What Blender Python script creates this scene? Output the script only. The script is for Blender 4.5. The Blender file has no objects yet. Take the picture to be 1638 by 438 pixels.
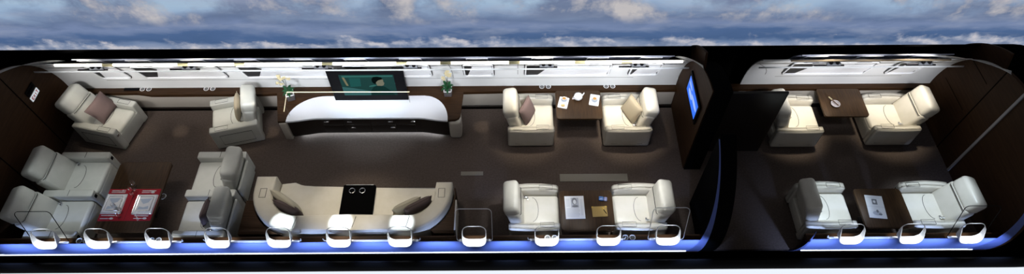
import bpy, bmesh, math, random
from mathutils import Vector, Matrix
random.seed(7)
PI = math.pi
SC = bpy.context.scene
COL = SC.collection

# ------------------------------------------------------------------ camera
cam = bpy.data.cameras.new('camera'); camo = bpy.data.objects.new('camera', cam); COL.objects.link(camo)
cam.sensor_width = 36.0; cam.lens = 1028.0 / 1638.0 * 36.0; cam.clip_end = 500
TH = math.radians(54.6); RO = math.radians(0.35)
fwd = Vector((0, math.cos(TH), -math.sin(TH))); rt = Vector((1, 0, 0)); up = rt.cross(fwd)
r2 = rt * math.cos(RO) - up * math.sin(RO); u2 = rt * math.sin(RO) + up * math.cos(RO)
camo.matrix_world = Matrix(((r2.x, u2.x, -fwd.x, 0), (r2.y, u2.y, -fwd.y, 0), (r2.z, u2.z, -fwd.z, 10.5), (0, 0, 0, 1)))
SC.camera = camo
SC.view_settings.view_transform = 'Standard'; SC.view_settings.look = 'None'
SC.view_settings.gamma = 1.0; SC.view_settings.use_curve_mapping = False
SC.view_settings.exposure = 1.25

# ------------------------------------------------------------------ world: layered clouds seen from above
def build_world():
    w = bpy.data.worlds.new('sky'); SC.world = w; w.use_nodes = True
    nt = w.node_tree; N = nt.nodes; L = nt.links; N.clear()
    def nd(t, **k):
        n = N.new(t)
        for a, b in k.items(): setattr(n, a, b)
        return n
    def mth(op, a, b=None, c=None, clamp=False):
        n = nd('ShaderNodeMath', operation=op); n.use_clamp = clamp
        for i, v in enumerate((a, b, c)):
            if v is None: continue
            if isinstance(v, (int, float)): n.inputs[i].default_value = v
            else: L.new(v, n.inputs[i])
        return n.outputs[0]
    def noise(vec, scale, detail=6, rough=.55, dist=0.0):
        n = nd('ShaderNodeTexNoise'); n.inputs['Scale'].default_value = scale; n.inputs['Detail'].default_value = detail
        n.inputs['Roughness'].default_value = rough; n.inputs['Distortion'].default_value = dist
        L.new(vec, n.inputs['Vector']); return n.outputs['Fac']
    def ramp(fac, stops):
        n = nd('ShaderNodeValToRGB'); L.new(fac, n.inputs['Fac']); e = n.color_ramp.elements
        while len(e) > 1: e.remove(e[-1])
        e[0].position = stops[0][0]; e[0].color = (*stops[0][1], 1)
        for p, c in stops[1:]:
            x = e.new(p); x.color = (*c, 1)
        return n.outputs['Color']
    def mix(f, a, b):
        n = nd('ShaderNodeMix', data_type='RGBA')
        if isinstance(f, (int, float)): n.inputs[0].default_value = f
        else: L.new(f, n.inputs[0])
        for i, v in ((6, a), (7, b)):
            if isinstance(v, tuple): n.inputs[i].default_value = (*v, 1)
            else: L.new(v, n.inputs[i])
        return n.outputs[2]
    def comb(x, y, z=0.0):
        n = nd('ShaderNodeCombineXYZ')
        for i, v in enumerate((x, y, z)):
            if isinstance(v, (int, float)): n.inputs[i].default_value = v
            else: L.new(v, n.inputs[i])
        return n.outputs[0]
    tc = nd('ShaderNodeTexCoord'); sp = nd('ShaderNodeSeparateXYZ'); L.new(tc.outputs['Generated'], sp.inputs[0])
    X, Y, Z = sp.outputs
    ys = mth('MAXIMUM', Y, .05)
    u = mth('DIVIDE', X, ys); wv = mth('DIVIDE', Z, ys)
    s = mth('MULTIPLY_ADD', wv, 1 / .15, 1.07 / .15)            # 0 low band .. 1 high band of the visible cloud deck
    wide = comb(u, mth('MULTIPLY', s, .38)); band = comb(u, mth('MULTIPLY', s, .75)); puff = comb(u, mth('MULTIPLY', s, .17), 3.0)
    n1 = noise(wide, 4.2, 7, .55, .3); n2 = noise(band, 5.5, 6, .55, .2)
    sd = mth('ADD', s, mth('MULTIPLY', mth('SUBTRACT', n1, .5), .75))
    c = ramp(sd, [(0, (.31, .35, .46)), (.07, (.22, .28, .42)), (.14, (.14, .21, .36)), (.22, (.065, .12, .25)), (.36, (.075, .135, .28)),
                  (.45, (.15, .21, .36)), (.52, (.18, .24, .40)), (.62, (.13, .185, .32)), (.76, (.22, .30, .45)), (.88, (.31, .43, .60)), (1, (.36, .49, .64))])
    # slate cloud masses and sunlit cream cloud tops in the upper half
    m_hi = mth('MULTIPLY', mth('SMOOTH_MIN', 1.0, mth('MULTIPLY_ADD', s, 5.0, -2.6), .1, clamp=True), 1.0, clamp=True)
    n3 = noise(puff, 5.0, 7, .6, .15)
    slate = mth('MULTIPLY', mth('MULTIPLY_ADD', n3, 7.0, -2.9, clamp=True), m_hi)
    c = mix(slate, c, ramp(n1, [(.3, (.12, .165, .275)), (.7, (.21, .26, .39))]))
    off = comb(mth('ADD', u, .03), mth('MULTIPLY_ADD', s, .17, .022), 3.0)
    n4 = noise(off, 5.0, 7, .6, .15)
    lit = mth('MULTIPLY', mth('MULTIPLY_ADD', mth('SUBTRACT', n3, n4), 7.0, .0, clamp=True), mth('MULTIPLY', m_hi, mth('MULTIPLY_ADD', n3, 7.0, -2.6, clamp=True)), clamp=True)
    c = mix(mth('MULTIPLY', lit, .75), c, (.66, .61, .58))
    n5 = noise(comb(u, mth('MULTIPLY', s, .6), 9.0), 7.0, 7, .6)
    wisp = mth('MULTIPLY', mth('MULTIPLY_ADD', n5, 5.0, -2.5, clamp=True), .40)
    c = mix(wisp, c, (.36, .40, .51))
    # puffy tops of the lowest bank, its upper outline broken by noise
    n6 = noise(comb(u, mth('MULTIPLY', s, .22), 21.0), 9.0, 7, .6)
    bank = mth('MULTIPLY_ADD', mth('SUBTRACT', mth('MULTIPLY_ADD', n6, .95, -.27), s), 9.0, .2, clamp=True)
    n7 = noise(comb(mth('ADD', u, .012), mth('MULTIPLY_ADD', s, .22, .012), 21.0), 9.0, 7, .6)
    c = mix(mth('MULTIPLY', bank, .9), c, ramp(mth('MULTIPLY_ADD', mth('SUBTRACT', n6, n7), 4.5, .45, clamp=True), [(.15, (.17, .22, .34)), (.5, (.32, .36, .47)), (.95, (.60, .58, .62))]))
    # far below: bright cloud floor
    low = mth('MULTIPLY_ADD', wv, -1.6, -1.9, clamp=True)
    c = mix(low, c, (.86, .92, 1.0))
    # above the horizon and behind: dim dusk sky
    upm = mth('MULTIPLY_ADD', Z, 8.0, 3.6, clamp=True)
    c = mix(upm, c, (.105, .108, .118))
    bk = mth('MULTIPLY_ADD', Y, -8.0, .6, clamp=True)
    c = mix(bk, c, (.105, .108, .118))
    bg = nd('ShaderNodeBackground'); L.new(c, bg.inputs['Color']); bg.inputs['Strength'].default_value = .42
    out = nd('ShaderNodeOutputWorld'); L.new(bg.outputs[0], out.inputs[0])
build_world()

# ------------------------------------------------------------------ lamps
def spot(name, loc, target, power, color, angle, blend=.6, radius=.12):
    d = bpy.data.lights.new(name, 'SPOT'); d.energy = power; d.color = color; d.spot_size = math.radians(angle)
    d.spot_blend = blend; d.shadow_soft_size = radius
    o = bpy.data.objects.new(name, d); COL.objects.link(o); o.location = loc
    v = Vector(target) - Vector(loc); o.rotation_euler = v.to_track_quat('-Z', 'Y').to_euler()
    return o
WARM = (1.0, .90, .72); WHITE = (1.0, .97, .92); COOL = (.72, .86, 1.0)
CEIL = 3.1
LAMPS = [  # name, x, Y, target x, target Y, power, colour, cone
    (-7.75, 7.85, -7.9, 7.75, 56, WARM, 34), (-5.7, 7.85, -5.5, 7.75, 54, WARM, 32),
    (-7.6, 6.1, -7.9, 5.9, 50, (.84, .93, .95), 40), (-5.75, 6.1, -5.5, 5.9, 56, WHITE, 38), (-6.7, 5.6, -6.7, 5.6, 15, WHITE, 24),
    (-2.8, 7.5, -2.8, 7.75, 72, COOL, 40), (-2.9, 5.9, -2.8, 5.6, 85, WARM, 46), (-3.9, 5.9, -4.2, 5.7, 30, WARM, 30), (-1.7, 5.9, -1.5, 5.6, 30, WARM, 30),
    (.65, 7.8, .35, 7.65, 130, WARM, 34), (1.95, 7.8, 2.25, 7.65, 165, WARM, 34),
    (.65, 5.75, .35, 5.6, 125, (.93, .97, 1), 34), (1.95, 5.75, 2.25, 5.6, 145, (.93, .97, 1), 34),
    (5.95, 7.75, 5.65, 7.6, 185, WARM, 30), (7.1, 7.75, 7.5, 7.65, 160, WARM, 34),
    (6.0, 5.75, 5.7, 5.6, 165, COOL, 28), (7.1, 5.75, 7.5, 5.6, 150, COOL, 34),
    (1.3, 7.6, 1.3, 7.75, 45, WHITE, 26), (1.3, 5.6, 1.3, 5.5, 30, WHITE, 26), (6.4, 5.6, 6.4, 5.5, 22, COOL, 22), (6.5, 7.7, 6.5, 7.8, 40, WARM, 22),
]
for (x, Y, tx, tY, p, c, a) in LAMPS:
    spot('ceiling_downlight', (x, Y, CEIL), (tx, tY, .4), p * .92, c, a, .8, .12)
for x in (-6.6, -4.2, -1.8, .6, 2.0):
    spot('aisle_wash', (x, 6.75, 3.2), (x, 6.75, 0), 24, (1, .93, .86), 66, 1.0, .2)
for x, Y in ((-6.7, 7.65), (-4.85, 7.62), (-.62, 7.72)):       # small pools on the carpet
    spot('aisle_downlight', (x, Y, 2.3), (x, Y, 0), 26, (1, .86, .66), 9, .7, .02)
for x in (-3.95, -2.95, -1.9):                                   # reading spots on the sofa back
    spot('reading_spot', (x, 5.2, 1.9), (x, 5.2, .6), 60, COOL, 22, .5, .02)
# accent lamps: between the near windows over the blue band, and added fill over the window sills
XW = [-7.73, -6.85, -5.85, -4.87, -3.86, -2.87, -1.86, -.635, .565, 1.585, 2.565, 5.6, 6.59, 7.58]
mids = [-8.35] + [(a + b) / 2 for a, b in zip(XW[:10], XW[1:11])] + [3.0] + [5.2] + [(a + b) / 2 for a, b in zip(XW[11:13], XW[12:14])] + [8.05]
for x in mids:
    spot('accent_lamp', (x, 4.30, .95), (x, 4.87, .3), 26, (.40, .55, 1.0), 80, .9, .03)
for x in XW:
    spot('reveal_fill', (x, 4.62, 2.2), (x, 4.74, .85), 110, (.9, .96, 1.0), 22, .7, .03)  # added spots, stand in for outdoor light whitening the window reveals
# wash on the far lining
for x in [-7.9, -6.9, -5.85, -4.87, -3.86, -2.87, -1.86, -.635, .565, 1.585, 2.5]:
    spot('wall_washer', (x, 6.9, 2.0), (x, 8.2, 1.05), 34 if x < -5 else 46, (1, .98, .95) if x < -5 else (.93, .96, 1.0), 75, .9, .1)
for x in (5.5, 6.5, 7.5):
    spot('wall_washer', (x, 6.9, 2.0), (x, 8.2, 1.05), 38, (.95, .96, 1.0), 75, .9, .1)

# ------------------------------------------------------------------ materials
def mat(name, col, rough=.5, metal=0.0, spec=.5, emit=None, estr=1.0, trans=0.0, bump=None, var=None, coat=0.0):
    m = bpy.data.materials.new(name); m.use_nodes = True; nt = m.node_tree; b = nt.nodes['Principled BSDF']
    b.inputs['Base Color'].default_value = (*col, 1); b.inputs['Roughness'].default_value = rough
    b.inputs['Metallic'].default_value = metal; b.inputs['Specular IOR Level'].default_value = spec
    if coat: b.inputs['Coat Weight'].default_value = coat; b.inputs['Coat Roughness'].default_value = .15
    if trans: b.inputs['Transmission Weight'].default_value = trans
    if emit: b.inputs['Emission Color'].default_value = (*emit, 1); b.inputs['Emission Strength'].default_value = estr
    tc = nt.nodes.new('ShaderNodeTexCoord')
    def nz(scale, stretch=(1, 1, 1), detail=5):
        mp = nt.nodes.new('ShaderNodeMapping'); mp.inputs['Scale'].default_value = stretch
        nt.links.new(tc.outputs['Object'], mp.inputs['Vector'])
        n = nt.nodes.new('ShaderNodeTexNoise'); n.inputs['Scale'].default_value = scale; n.inputs['Detail'].default_value = detail
        nt.links.new(mp.outputs[0], n.inputs['Vector']); return n.outputs['Fac']
    if var:
        c2, scale, stretch = var
        r = nt.nodes.new('ShaderNodeValToRGB'); r.color_ramp.elements[0].position = .35; r.color_ramp.elements[1].position = .65
        r.color_ramp.elements[0].color = (*col, 1); r.color_ramp.elements[1].color = (*c2, 1)
        nt.links.new(nz(scale, stretch), r.inputs['Fac']); nt.links.new(r.outputs['Color'], b.inputs['Base Color'])
    if bump:
        scale, st = bump
        n = nt.nodes.new('ShaderNodeBump'); n.inputs['Strength'].default_value = st; n.inputs['Distance'].default_value = .01
        nt.links.new(nz(scale), n.inputs['Height']); nt.links.new(n.outputs['Normal'], b.inputs['Normal'])
    return m
M = dict(
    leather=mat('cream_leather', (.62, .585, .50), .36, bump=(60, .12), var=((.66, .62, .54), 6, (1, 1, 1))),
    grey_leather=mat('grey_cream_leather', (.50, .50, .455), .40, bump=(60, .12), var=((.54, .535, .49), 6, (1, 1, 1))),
    sofa=mat('sofa_leather', (.60, .56, .47), .45, bump=(60, .12), var=((.64, .60, .52), 6, (1, 1, 1))),
    seam=mat('seam_thread', (.03, .028, .025), .8),
    wood=mat('walnut', (.024, .011, .004), .5, var=((.046, .021, .008), 3, (1, 14, 14)), spec=.15),
    tablewood=mat('table_walnut', (.034, .018, .008), .4, var=((.060, .031, .013), 3, (14, 1, 14)), spec=.2),
    bulkwood=mat('bulkhead_walnut', (.034, .016, .007), .6, var=((.048, .023, .010), 2, (1, 1, 12)), spec=.12),
    dark=mat('dark_lacquer', (.012, .008, .006), .3),
    carpet=mat('brown_carpet', (.082, .062, .052), .95, var=((.105, .081, .069), 30, (1, 1, 1)), bump=(220, .5), spec=.1),
    mat_=mat('taupe_mat', (.22, .20, .165), .9, bump=(150, .4)),
    lining=mat('white_lining', (.74, .75, .76), .5),
    frame=mat('white_frame', (.86, .87, .90), .4),
    gasket=mat('black_gasket', (.02, .02, .022), .5),
    pane=mat('window_pane', (.26, .27, .29), .6, spec=.2),
    lavender=mat('pale_insulation', (.55, .58, .72), .6),
    dado=mat('cream_panel', (.46, .42, .37), .6),
    black=mat('black_shell', (.0018, .0018, .0022), .9, spec=.05),
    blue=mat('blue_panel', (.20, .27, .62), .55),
    led=mat('cove_light', (1, 1, 1), .5, emit=(1, .96, .84), estr=1.6),
    coolled=mat('cool_led', (1, 1, 1), .5, emit=(.75, .88, 1), estr=1.5),
    warm_glow=mat('line_glow', (1, .9, .6), .4, emit=(1, .86, .5), estr=.222),  # glow given to the added bar on the credenza, no lamp
    rail=mat('grey_rail', (.50, .52, .54), .45),
    chrome=mat('chrome', (.75, .76, .78), .18, metal=1.0),
    silver=mat('cutlery_silver', (.85, .87, .90), .35, metal=.35),
    white=mat('white_lacquer', (.78, .80, .86), .35),
    china=mat('white_china', (.90, .90, .92), .2),
    plastic=mat('black_plastic', (.0035, .0035, .0045), .55, spec=.05),
    tvscreen=mat('film_backdrop', (.005, .01, .01), .3, spec=.0, emit=(.004, .024, .021), estr=.6),
    tvlight=mat('film_light', (.0, .0, .0), .3, spec=.0, emit=(.06, .25, .22), estr=.22),
    tvlamp=mat('film_lamp', (.0, .0, .0), .3, spec=.0, emit=(.35, .33, .20), estr=.22),
    tvskin=mat('film_skin', (.0, .0, .0), .3, spec=.0, emit=(.33, .33, .24), estr=.22),
    tvhair=mat('film_hair', (.0, .0, .0), .3, spec=.0, emit=(.004, .010, .010), estr=.22),
    tvcoat=mat('film_coat', (.0, .0, .0), .3, spec=.0, emit=(.012, .055, .050), estr=.22),
    bluescreen=mat('blue_screen', (0, 0, 0), .3, emit=(.03, .14, .75), estr=.55),
    screenwhite=mat('screen_cloud', (0, 0, 0), .3, emit=(.35, .5, .95), estr=.45),
    mauve=mat('mauve_fabric', (.155, .105, .100), .85, bump=(120, .4)),
    plum=mat('plum_fabric', (.090, .062, .062), .8, bump=(120, .4)),
    beige=mat('beige_fabric', (.46, .42, .33), .8, bump=(120, .3)),
    taupe=mat('taupe_fabric', (.33, .28, .20), .8, bump=(120, .4)),
    red=mat('red_linen', (.36, .004, .018), .8, bump=(200, .2)),
    paper=mat('white_paper', (.82, .84, .88), .8),
    ink=mat('grey_print', (.22, .23, .26), .8),
    ink2=mat('pale_print', (.52, .55, .62), .8),
    tan=mat('tan_paper', (.42, .28, .085), .7),
    yellow=mat('yellow_lacquer', (.75, .50, .05), .5),
    cream=mat('cream_petals', (.50, .43, .26), .6),
    leaf=mat('green_leaf', (.012, .11, .035), .45),
    stem=mat('dark_stem', (.02, .035, .015), .6),
    tea=mat('tea', (.45, .24, .06), .2),
    pastry=mat('pastry', (.62, .40, .15), .7),
    bluecase=mat('blue_case', (.06, .16, .42), .25, coat=.5),
    redink=mat('red_letter', (.75, .02, .02), .6),
    glass=mat('glassware', (.95, .97, .98), .03, trans=1.0),
    plateblue=mat('plate_pattern', (.50, .58, .70), .3),
)

# ------------------------------------------------------------------ mesh helpers
def finish(bm, name, m, parent=None, angle=40, smooth=True, loc=None, rot=None):
    me = bpy.data.meshes.new(name)
    bmesh.ops.recalc_face_normals(bm, faces=bm.faces)
    bm.to_mesh(me); bm.free()
    me.materials.append(M[m] if isinstance(m, str) else m)
    if smooth:
        for p in me.polygons: p.use_smooth = True
        me.set_sharp_from_angle(angle=math.radians(angle))
    o = bpy.data.objects.new(name, me); COL.objects.link(o)
    if parent is not None: o.parent = parent
    if loc is not None: o.location = loc
    if rot is not None: o.rotation_euler = rot
    return o
def NB(): return bmesh.new()
def rbox(bm, c, s, bev=.02, seg=3, rot=None, fn=None):
    """rounded box: centre, size, bevel; rot = Matrix about the centre; fn = warp applied in local space"""
    t = bmesh.new(); bmesh.ops.create_cube(t, size=1.0)
    for v in t.verts: v.co = Vector((v.co.x * s[0], v.co.y * s[1], v.co.z * s[2]))
    if fn:
        bmesh.ops.subdivide_edges(t, edges=t.edges[:], cuts=5, use_grid_fill=True)
    if bev > 0:
        if fn:
            es = [e for e in t.edges if len(e.link_faces) == 2 and e.calc_face_angle(0) > 1.0]
        else: es = t.edges[:]
        bmesh.ops.bevel(t, geom=es, offset=min(bev, min(s) * .48), segments=seg, profile=.5, affect='EDGES')
    for v in t.verts:
        p = v.co
        if fn: p = Vector(fn(p.x, p.y, p.z))
        if rot: p = rot @ p
        v.co = p + Vector(c)
    merge(bm, t)
def merge(bm, t):
    vm = {v: bm.verts.new(v.co) for v in t.verts}
    for f in t.faces:
        try: bm.faces.new([vm[v] for v in f.verts])
        except ValueError: pass
    t.free()
def prism(bm, pts, z0, z1, bev=0.0, seg=3):
    t = bmesh.new()
    lo = [t.verts.new((p[0], p[1], z0)) for p in pts]; hi = [t.verts.new((p[0], p[1], z1)) for p in pts]
    n = len(pts)
    t.faces.new(lo[::-1]); top = t.faces.new(hi)
    for i in range(n): t.faces.new((lo[i], lo[(i + 1) % n], hi[(i + 1) % n], hi[i]))
    if bev:
        bmesh.ops.bevel(t, geom=[e for e in top.edges], offset=bev, segments=seg, profile=.5, affect='EDGES')
    merge(bm, t)
def strip(bm, inner, outer, z0, z1, bev=0.0, seg=4):
    """open band between two polylines of the same length, extruded z0..z1 with rounded top edges"""
    t = bmesh.new(); n = len(inner)
    I0 = [t.verts.new((*p, z0)) for p in inner]; I1 = [t.verts.new((*p, z1)) for p in inner]
    O0 = [t.verts.new((*p, z0)) for p in outer]; O1 = [t.verts.new((*p, z1)) for p in outer]
    tops = []
    for i in range(n - 1):
        tops.append(t.faces.new((I1[i], I1[i + 1], O1[i + 1], O1[i])))
        t.faces.new((I0[i], O0[i], O0[i + 1], I0[i + 1]))
        t.faces.new((I0[i], I0[i + 1], I1[i + 1], I1[i])); t.faces.new((O0[i], O1[i], O1[i + 1], O0[i + 1]))
    t.faces.new((I0[0], I1[0], O1[0], O0[0])); t.faces.new((I0[-1], O0[-1], O1[-1], I1[-1]))
    if bev:
        es = set()
        for f in tops:
            for e in f.edges:
                if not (e.link_faces[0] in tops and e.link_faces[1] in tops): es.add(e)
        bmesh.ops.bevel(t, geom=list(es), offset=bev, segments=seg, profile=.5, affect='EDGES')
    merge(bm, t)
def tube(bm, pts, r, n=8, closed=False):
    pts = [Vector(p) for p in pts]; rings = []; m = len(pts)
    for i, p in enumerate(pts):
        a = pts[(i - 1) % m] if (closed or i > 0) else p
        b = pts[(i + 1) % m] if (closed or i < m - 1) else p
        d = (b - a).normalized()
        s = d.cross(Vector((0, 0, 1)))
        if s.length < .05: s = d.cross(Vector((1, 0, 0)))
        s.normalize(); q = s.cross(d)
        rad = r[i] if isinstance(r, (list, tuple)) else r
        rings.append([bm.verts.new(p + (s * math.cos(2 * PI * k / n) + q * math.sin(2 * PI * k / n)) * rad) for k in range(n)])
    R = m if closed else m - 1
    for i in range(R):
        A, B = rings[i], rings[(i + 1) % m]
        for k in range(n): bm.faces.new((A[k], A[(k + 1) % n], B[(k + 1) % n], B[k]))
    if not closed:
        bm.faces.new(rings[0][::-1]); bm.faces.new(rings[-1])
def lathe(bm, prof, c=(0, 0, 0), n=24, cap=True):
    c = Vector(c); rings = []
    for (r, z) in prof:
        rings.append([bm.verts.new(c + Vector((max(r, .0005) * math.cos(2 * PI * k / n), max(r, .0005) * math.sin(2 * PI * k / n), z))) for k in range(n)])
    for A, B in zip(rings, rings[1:]):
        for k in range(n): bm.faces.new((A[k], A[(k + 1) % n], B[(k + 1) % n], B[k]))
    if cap: bm.faces.new(rings[0][::-1]); bm.faces.new(rings[-1])
CY, CZ, RL = 6.58, .60, 1.74
def cyl(r, a, side=1): return (CY + side * r * math.cos(math.radians(a)), CZ + r * math.sin(math.radians(a)))
def arcpatch(bm, x0, x1, r, a0, a1, side=1, th=.02, n=24, nx=1, r_1=None):
    """curved wall panel; radius r at x0, r_1 at x1; thickness th outwards"""
    if r_1 is None: r_1 = r
    G = []
    for q in (0, 1):
        g = []
        for i in range(n + 1):
            a = a0 + (a1 - a0) * i / n; row = []
            for j in range(nx + 1):
                t = j / nx; rr = r + (r_1 - r) * t + q * th
                y, z = cyl(rr, a, side); row.append(bm.verts.new((x0 + (x1 - x0) * t, y, z)))
            g.append(row)
        G.append(g)
    for g in G:
        for i in range(n):
            for j in range(nx): bm.faces.new((g[i][j], g[i + 1][j], g[i + 1][j + 1], g[i][j + 1]))
    A, B = G
    for i in range(n):
        bm.faces.new((A[i][0], B[i][0], B[i + 1][0], A[i + 1][0])); bm.faces.new((A[i][nx], A[i + 1][nx], B[i + 1][nx], B[i][nx]))
    for j in range(nx):
        bm.faces.new((A[0][j], A[0][j + 1], B[0][j + 1], B[0][j])); bm.faces.new((A[n][j], B[n][j], B[n][j + 1], A[n][j + 1]))
def rrect(w, h, r, n=5):
    """rounded rectangle outline, counter-clockwise, centred"""
    out = []
    for (sx, sy, a) in ((1, 1, 0), (-1, 1, 90), (-1, -1, 180), (1, -1, 270)):
        for k in range(n + 1):
            t = math.radians(a + 90 * k / n)
            out.append((sx * (w / 2 - r) + r * math.cos(t), sy * (h / 2 - r) + r * math.sin(t)))
    return out
def arcring(bm, xc, ac, w, ha, rad, t, r_in, r_out, side):
    """rounded-rectangular collar on the curved wall: x centre, angle centre, width, angular height, corner radius, wall t"""
    kk = 180 / PI / r_in
    o = rrect(w, ha / kk, rad); i = rrect(w - 2 * t, ha / kk - 2 * t, max(rad - t, .01)); n = len(o); V = {}
    for nm, pts in (('o', o), ('i', i)):
        for nr, r in (('a', r_in), ('b', r_out)):
            V[nm + nr] = []
            for (px, pz) in pts:
                y, z = cyl(r, ac + pz * kk, side); V[nm + nr].append(bm.verts.new((xc + px, y, z)))
    for k in range(n):
        l = (k + 1) % n
        for p, q in (('oa', 'ob'), ('ob', 'ib'), ('ib', 'ia'), ('ia', 'oa')):
            bm.faces.new((V[p][k], V[p][l], V[q][l], V[q][k]))
def scoop(bm, xc, ac, w, ha, rad, r):
    """window reveal: deep at the sill, thinning to a wire at the head"""
    kk = 180 / PI / r; h = ha / kk; o = rrect(w, h, rad, 8); V = []
    for (px, pz) in o:
        f = (pz + h / 2) / h; d = .007 + .135 * max(0, 1 - f / .8) ** .6; q = 1 - .010 / (w / 2)
        row = []
        for (sc, rr) in ((1, r), (1, r + d), (q, r + d), (q, r)):
            y, z = cyl(rr, ac + pz * sc * kk, -1); row.append(bm.verts.new((xc + px * sc, y, z)))
        V.append(row)
    n = len(V)
    for i in range(n):
        A, B = V[i], V[(i + 1) % n]
        for k in range(4): bm.faces.new((A[k], B[k], B[(k + 1) % 4], A[(k + 1) % 4]))
def arcplate(bm, xc, ac, w, ha, rad, r, th, side, n=5):
    kk = 180 / PI / r; pts = rrect(w, ha / kk, rad, n)
    A = []; B = []
    for (px, pz) in pts:
        y, z = cyl(r, ac + pz * kk, side); A.append(bm.verts.new((xc + px, y, z)))
        y, z = cyl(r + th, ac + pz * kk, side); B.append(bm.verts.new((xc + px, y, z)))
    m = len(pts); bm.faces.new(A); bm.faces.new(B[::-1])
    for k in range(m): bm.faces.new((A[k], A[(k + 1) % m], B[(k + 1) % m], B[k]))
def thing(name, label, cat, loc=(0, 0, 0), rz=0.0, group=None):
    o = bpy.data.objects.new(name, None); COL.objects.link(o); o.location = loc; o.rotation_euler = (0, 0, rz); o.empty_display_size = .1
    o['label'] = label; o['category'] = cat
    if group: o['group'] = group
    return o
def tag(o, label, cat, group=None):
    o['label'] = label; o['category'] = cat
    if group: o['group'] = group
    return o
def struct(name, bm, m, parent=None, **k):
    o = finish(bm, name, m, parent, **k)
    if parent is None: o['kind'] = 'structure'
    return o
def dup(root, loc, rz, label, group=None):
    r = root.copy(); COL.objects.link(r); r.location = loc; r.rotation_euler = (0, 0, rz); r['label'] = label
    if group: r['group'] = group
    for ch in list(root.children):
        c = ch.copy(); COL.objects.link(c); c.parent = r
        for g in list(ch.children):
            d = g.copy(); COL.objects.link(d); d.parent = c
    return r
def ry(deg): return Matrix.Rotation(math.radians(deg), 3, 'Y')

# ================================================================== THE SHELL
XL, XP, XA, XR = -8.87, 3.30, 4.59, 8.40
def disc_profile(r, y_lo=None, y_hi=None, zmin=0.0, a_top=180, side='full', n=48):
    """outline (Y,z) of the round cabin section, flat at the floor, between y_lo and y_hi"""
    pts = []
    a0 = -math.degrees(math.asin(min(1, (CZ - zmin) / r)))
    for i in range(n + 1):
        a = a0 + (180 - 2 * a0) * i / n
        pts.append((CY + r * math.cos(math.radians(a)), CZ + r * math.sin(math.radians(a))))
    if y_lo is not None: pts = [p for p in pts if p[0] >= y_lo]; 
    if y_hi is not None: pts = [p for p in pts if p[0] <= y_hi]
    if y_lo is not None:
        zt = CZ + math.sqrt(r * r - (y_lo - CY) ** 2); pts += [(y_lo, zt), (y_lo, zmin)]
    if y_hi is not None:
        zt = CZ + math.sqrt(r * r - (y_hi - CY) ** 2); pts = [(y_hi, zmin), (y_hi, zt)] + pts
    return pts
def xprism(bm, prof, x0, x1):
    A = [bm.verts.new((x0, y, z)) for y, z in prof]; B = [bm.verts.new((x1, y, z)) for y, z in prof]
    n = len(prof); bm.faces.new(A); bm.faces.new(B[::-1])
    for i in range(n): bm.faces.new((A[i], A[(i + 1) % n], B[(i + 1) % n], B[i]))
# floor
b = NB(); rbox(b, ((XL + XR) / 2, CY, -.03), (XR - XL, 3.2, .06), 0); struct('floor', b, 'carpet', smooth=False)
# outer black shell (open on top), end caps
b = NB()
n = 60; ring = [[], []]
for q, x in enumerate((-9.13, 8.97)):
    for i in range(n + 1):
        a = 46 - (46 + 178) * i / n
        ring[q].append([b.verts.new((x, CY - .022 + rr * math.cos(math.radians(a)), CZ + rr * math.sin(math.radians(a)))) for rr in (2.0, 2.03)])
for i in range(n):
    for k in (0, 1): b.faces.new((ring[0][i][k], ring[0][i + 1][k], ring[1][i + 1][k], ring[1][i][k]))
for i in (0, n): b.faces.new((ring[0][i][0], ring[0][i][1], ring[1][i][1], ring[1][i][0]))
struct('fuselage_shell', b, 'black')
for nm, x0, x1 in (('fuselage_end_left', -9.16, -9.13), ('fuselage_end_right', 8.97, 9.0)):
    b = NB(); xprism(b, [(CY - .022 + 2.03 * math.cos(2 * PI * i / 72), CZ + 2.03 * math.sin(2 * PI * i / 72)) for i in range(72)], x0, x1); struct(nm, b, 'black', smooth=False)
# end bulkheads
b = NB(); xprism(b, disc_profile(RL), XL - .06, XL); wl = struct('wall_left', b, 'bulkwood', smooth=False)
b = NB(); xprism(b, disc_profile(RL), XR, XR + .06); wr = struct('wall_right', b, 'bulkwood', smooth=False)
def grooves(parent, X, ys, s):
    for y in ys:
        zt = CZ + math.sqrt(RL ** 2 - (y - CY) ** 2) - .02
        b = NB(); rbox(b, (X - s * .002, y, zt / 2), (.006, .018, zt), 0); finish(b, 'panel_groove', 'black', parent, smooth=False)
grooves(wl, XL, (7.32, 6.2), -1); grooves(wr, XR, (7.16,), 1)
b = NB(); rbox(b, (XR - .012, 6.61, 1.16), (.024, .05, 2.3), .004); finish(b, 'door_edge_trim', mat('pale_metal_trim', (.34, .33, .35), .4), wr)
for z in (1.0, 1.75):
    b = NB(); rbox(b, (XR - .002, 7.7, z), (.005, .8, .008), 0); finish(b, 'panel_groove', 'black', wr, smooth=False)
# middle partition, two halves with the aisle opening between them
b = NB(); xprism(b, disc_profile(RL, y_lo=6.67), XP + .02, XP + .33); wm = struct('wall_middle_far', b, 'black', smooth=False)
b = NB(); xprism(b, disc_profile(RL - .01, y_lo=6.70), XP, XP + .02); finish(b, 'veneer_panel', 'bulkwood', wm, smooth=False)
b = NB(); xprism(b, disc_profile(RL, y_hi=5.92), XP, XP + .25); struct('wall_middle_near', b, 'black', smooth=False)
# aft cabin: dark screen wall along the aisle
b = NB(); rbox(b, (4.22, 7.11, .9), (1.24, .05, 1.8), .01); struct('wall_aft_screen', b, 'dark')
# wooden ribs framing the bulkhead arches
def annulus(bm, x0, x1, ra, rb, a0, a1, side=1, n=20):
    arcpatch(bm, x0, x1, ra, a0, a1, side, rb - ra, n)
b = NB(); annulus(b, XR, XR + .04, RL, 2.035, 30, 68); struct('trim_1', b, 'bulkwood')
b = NB(); annulus(b, XP, XP + .04, RL, 2.03, 38, 64); struct('trim_2', b, 'bulkwood')
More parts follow.
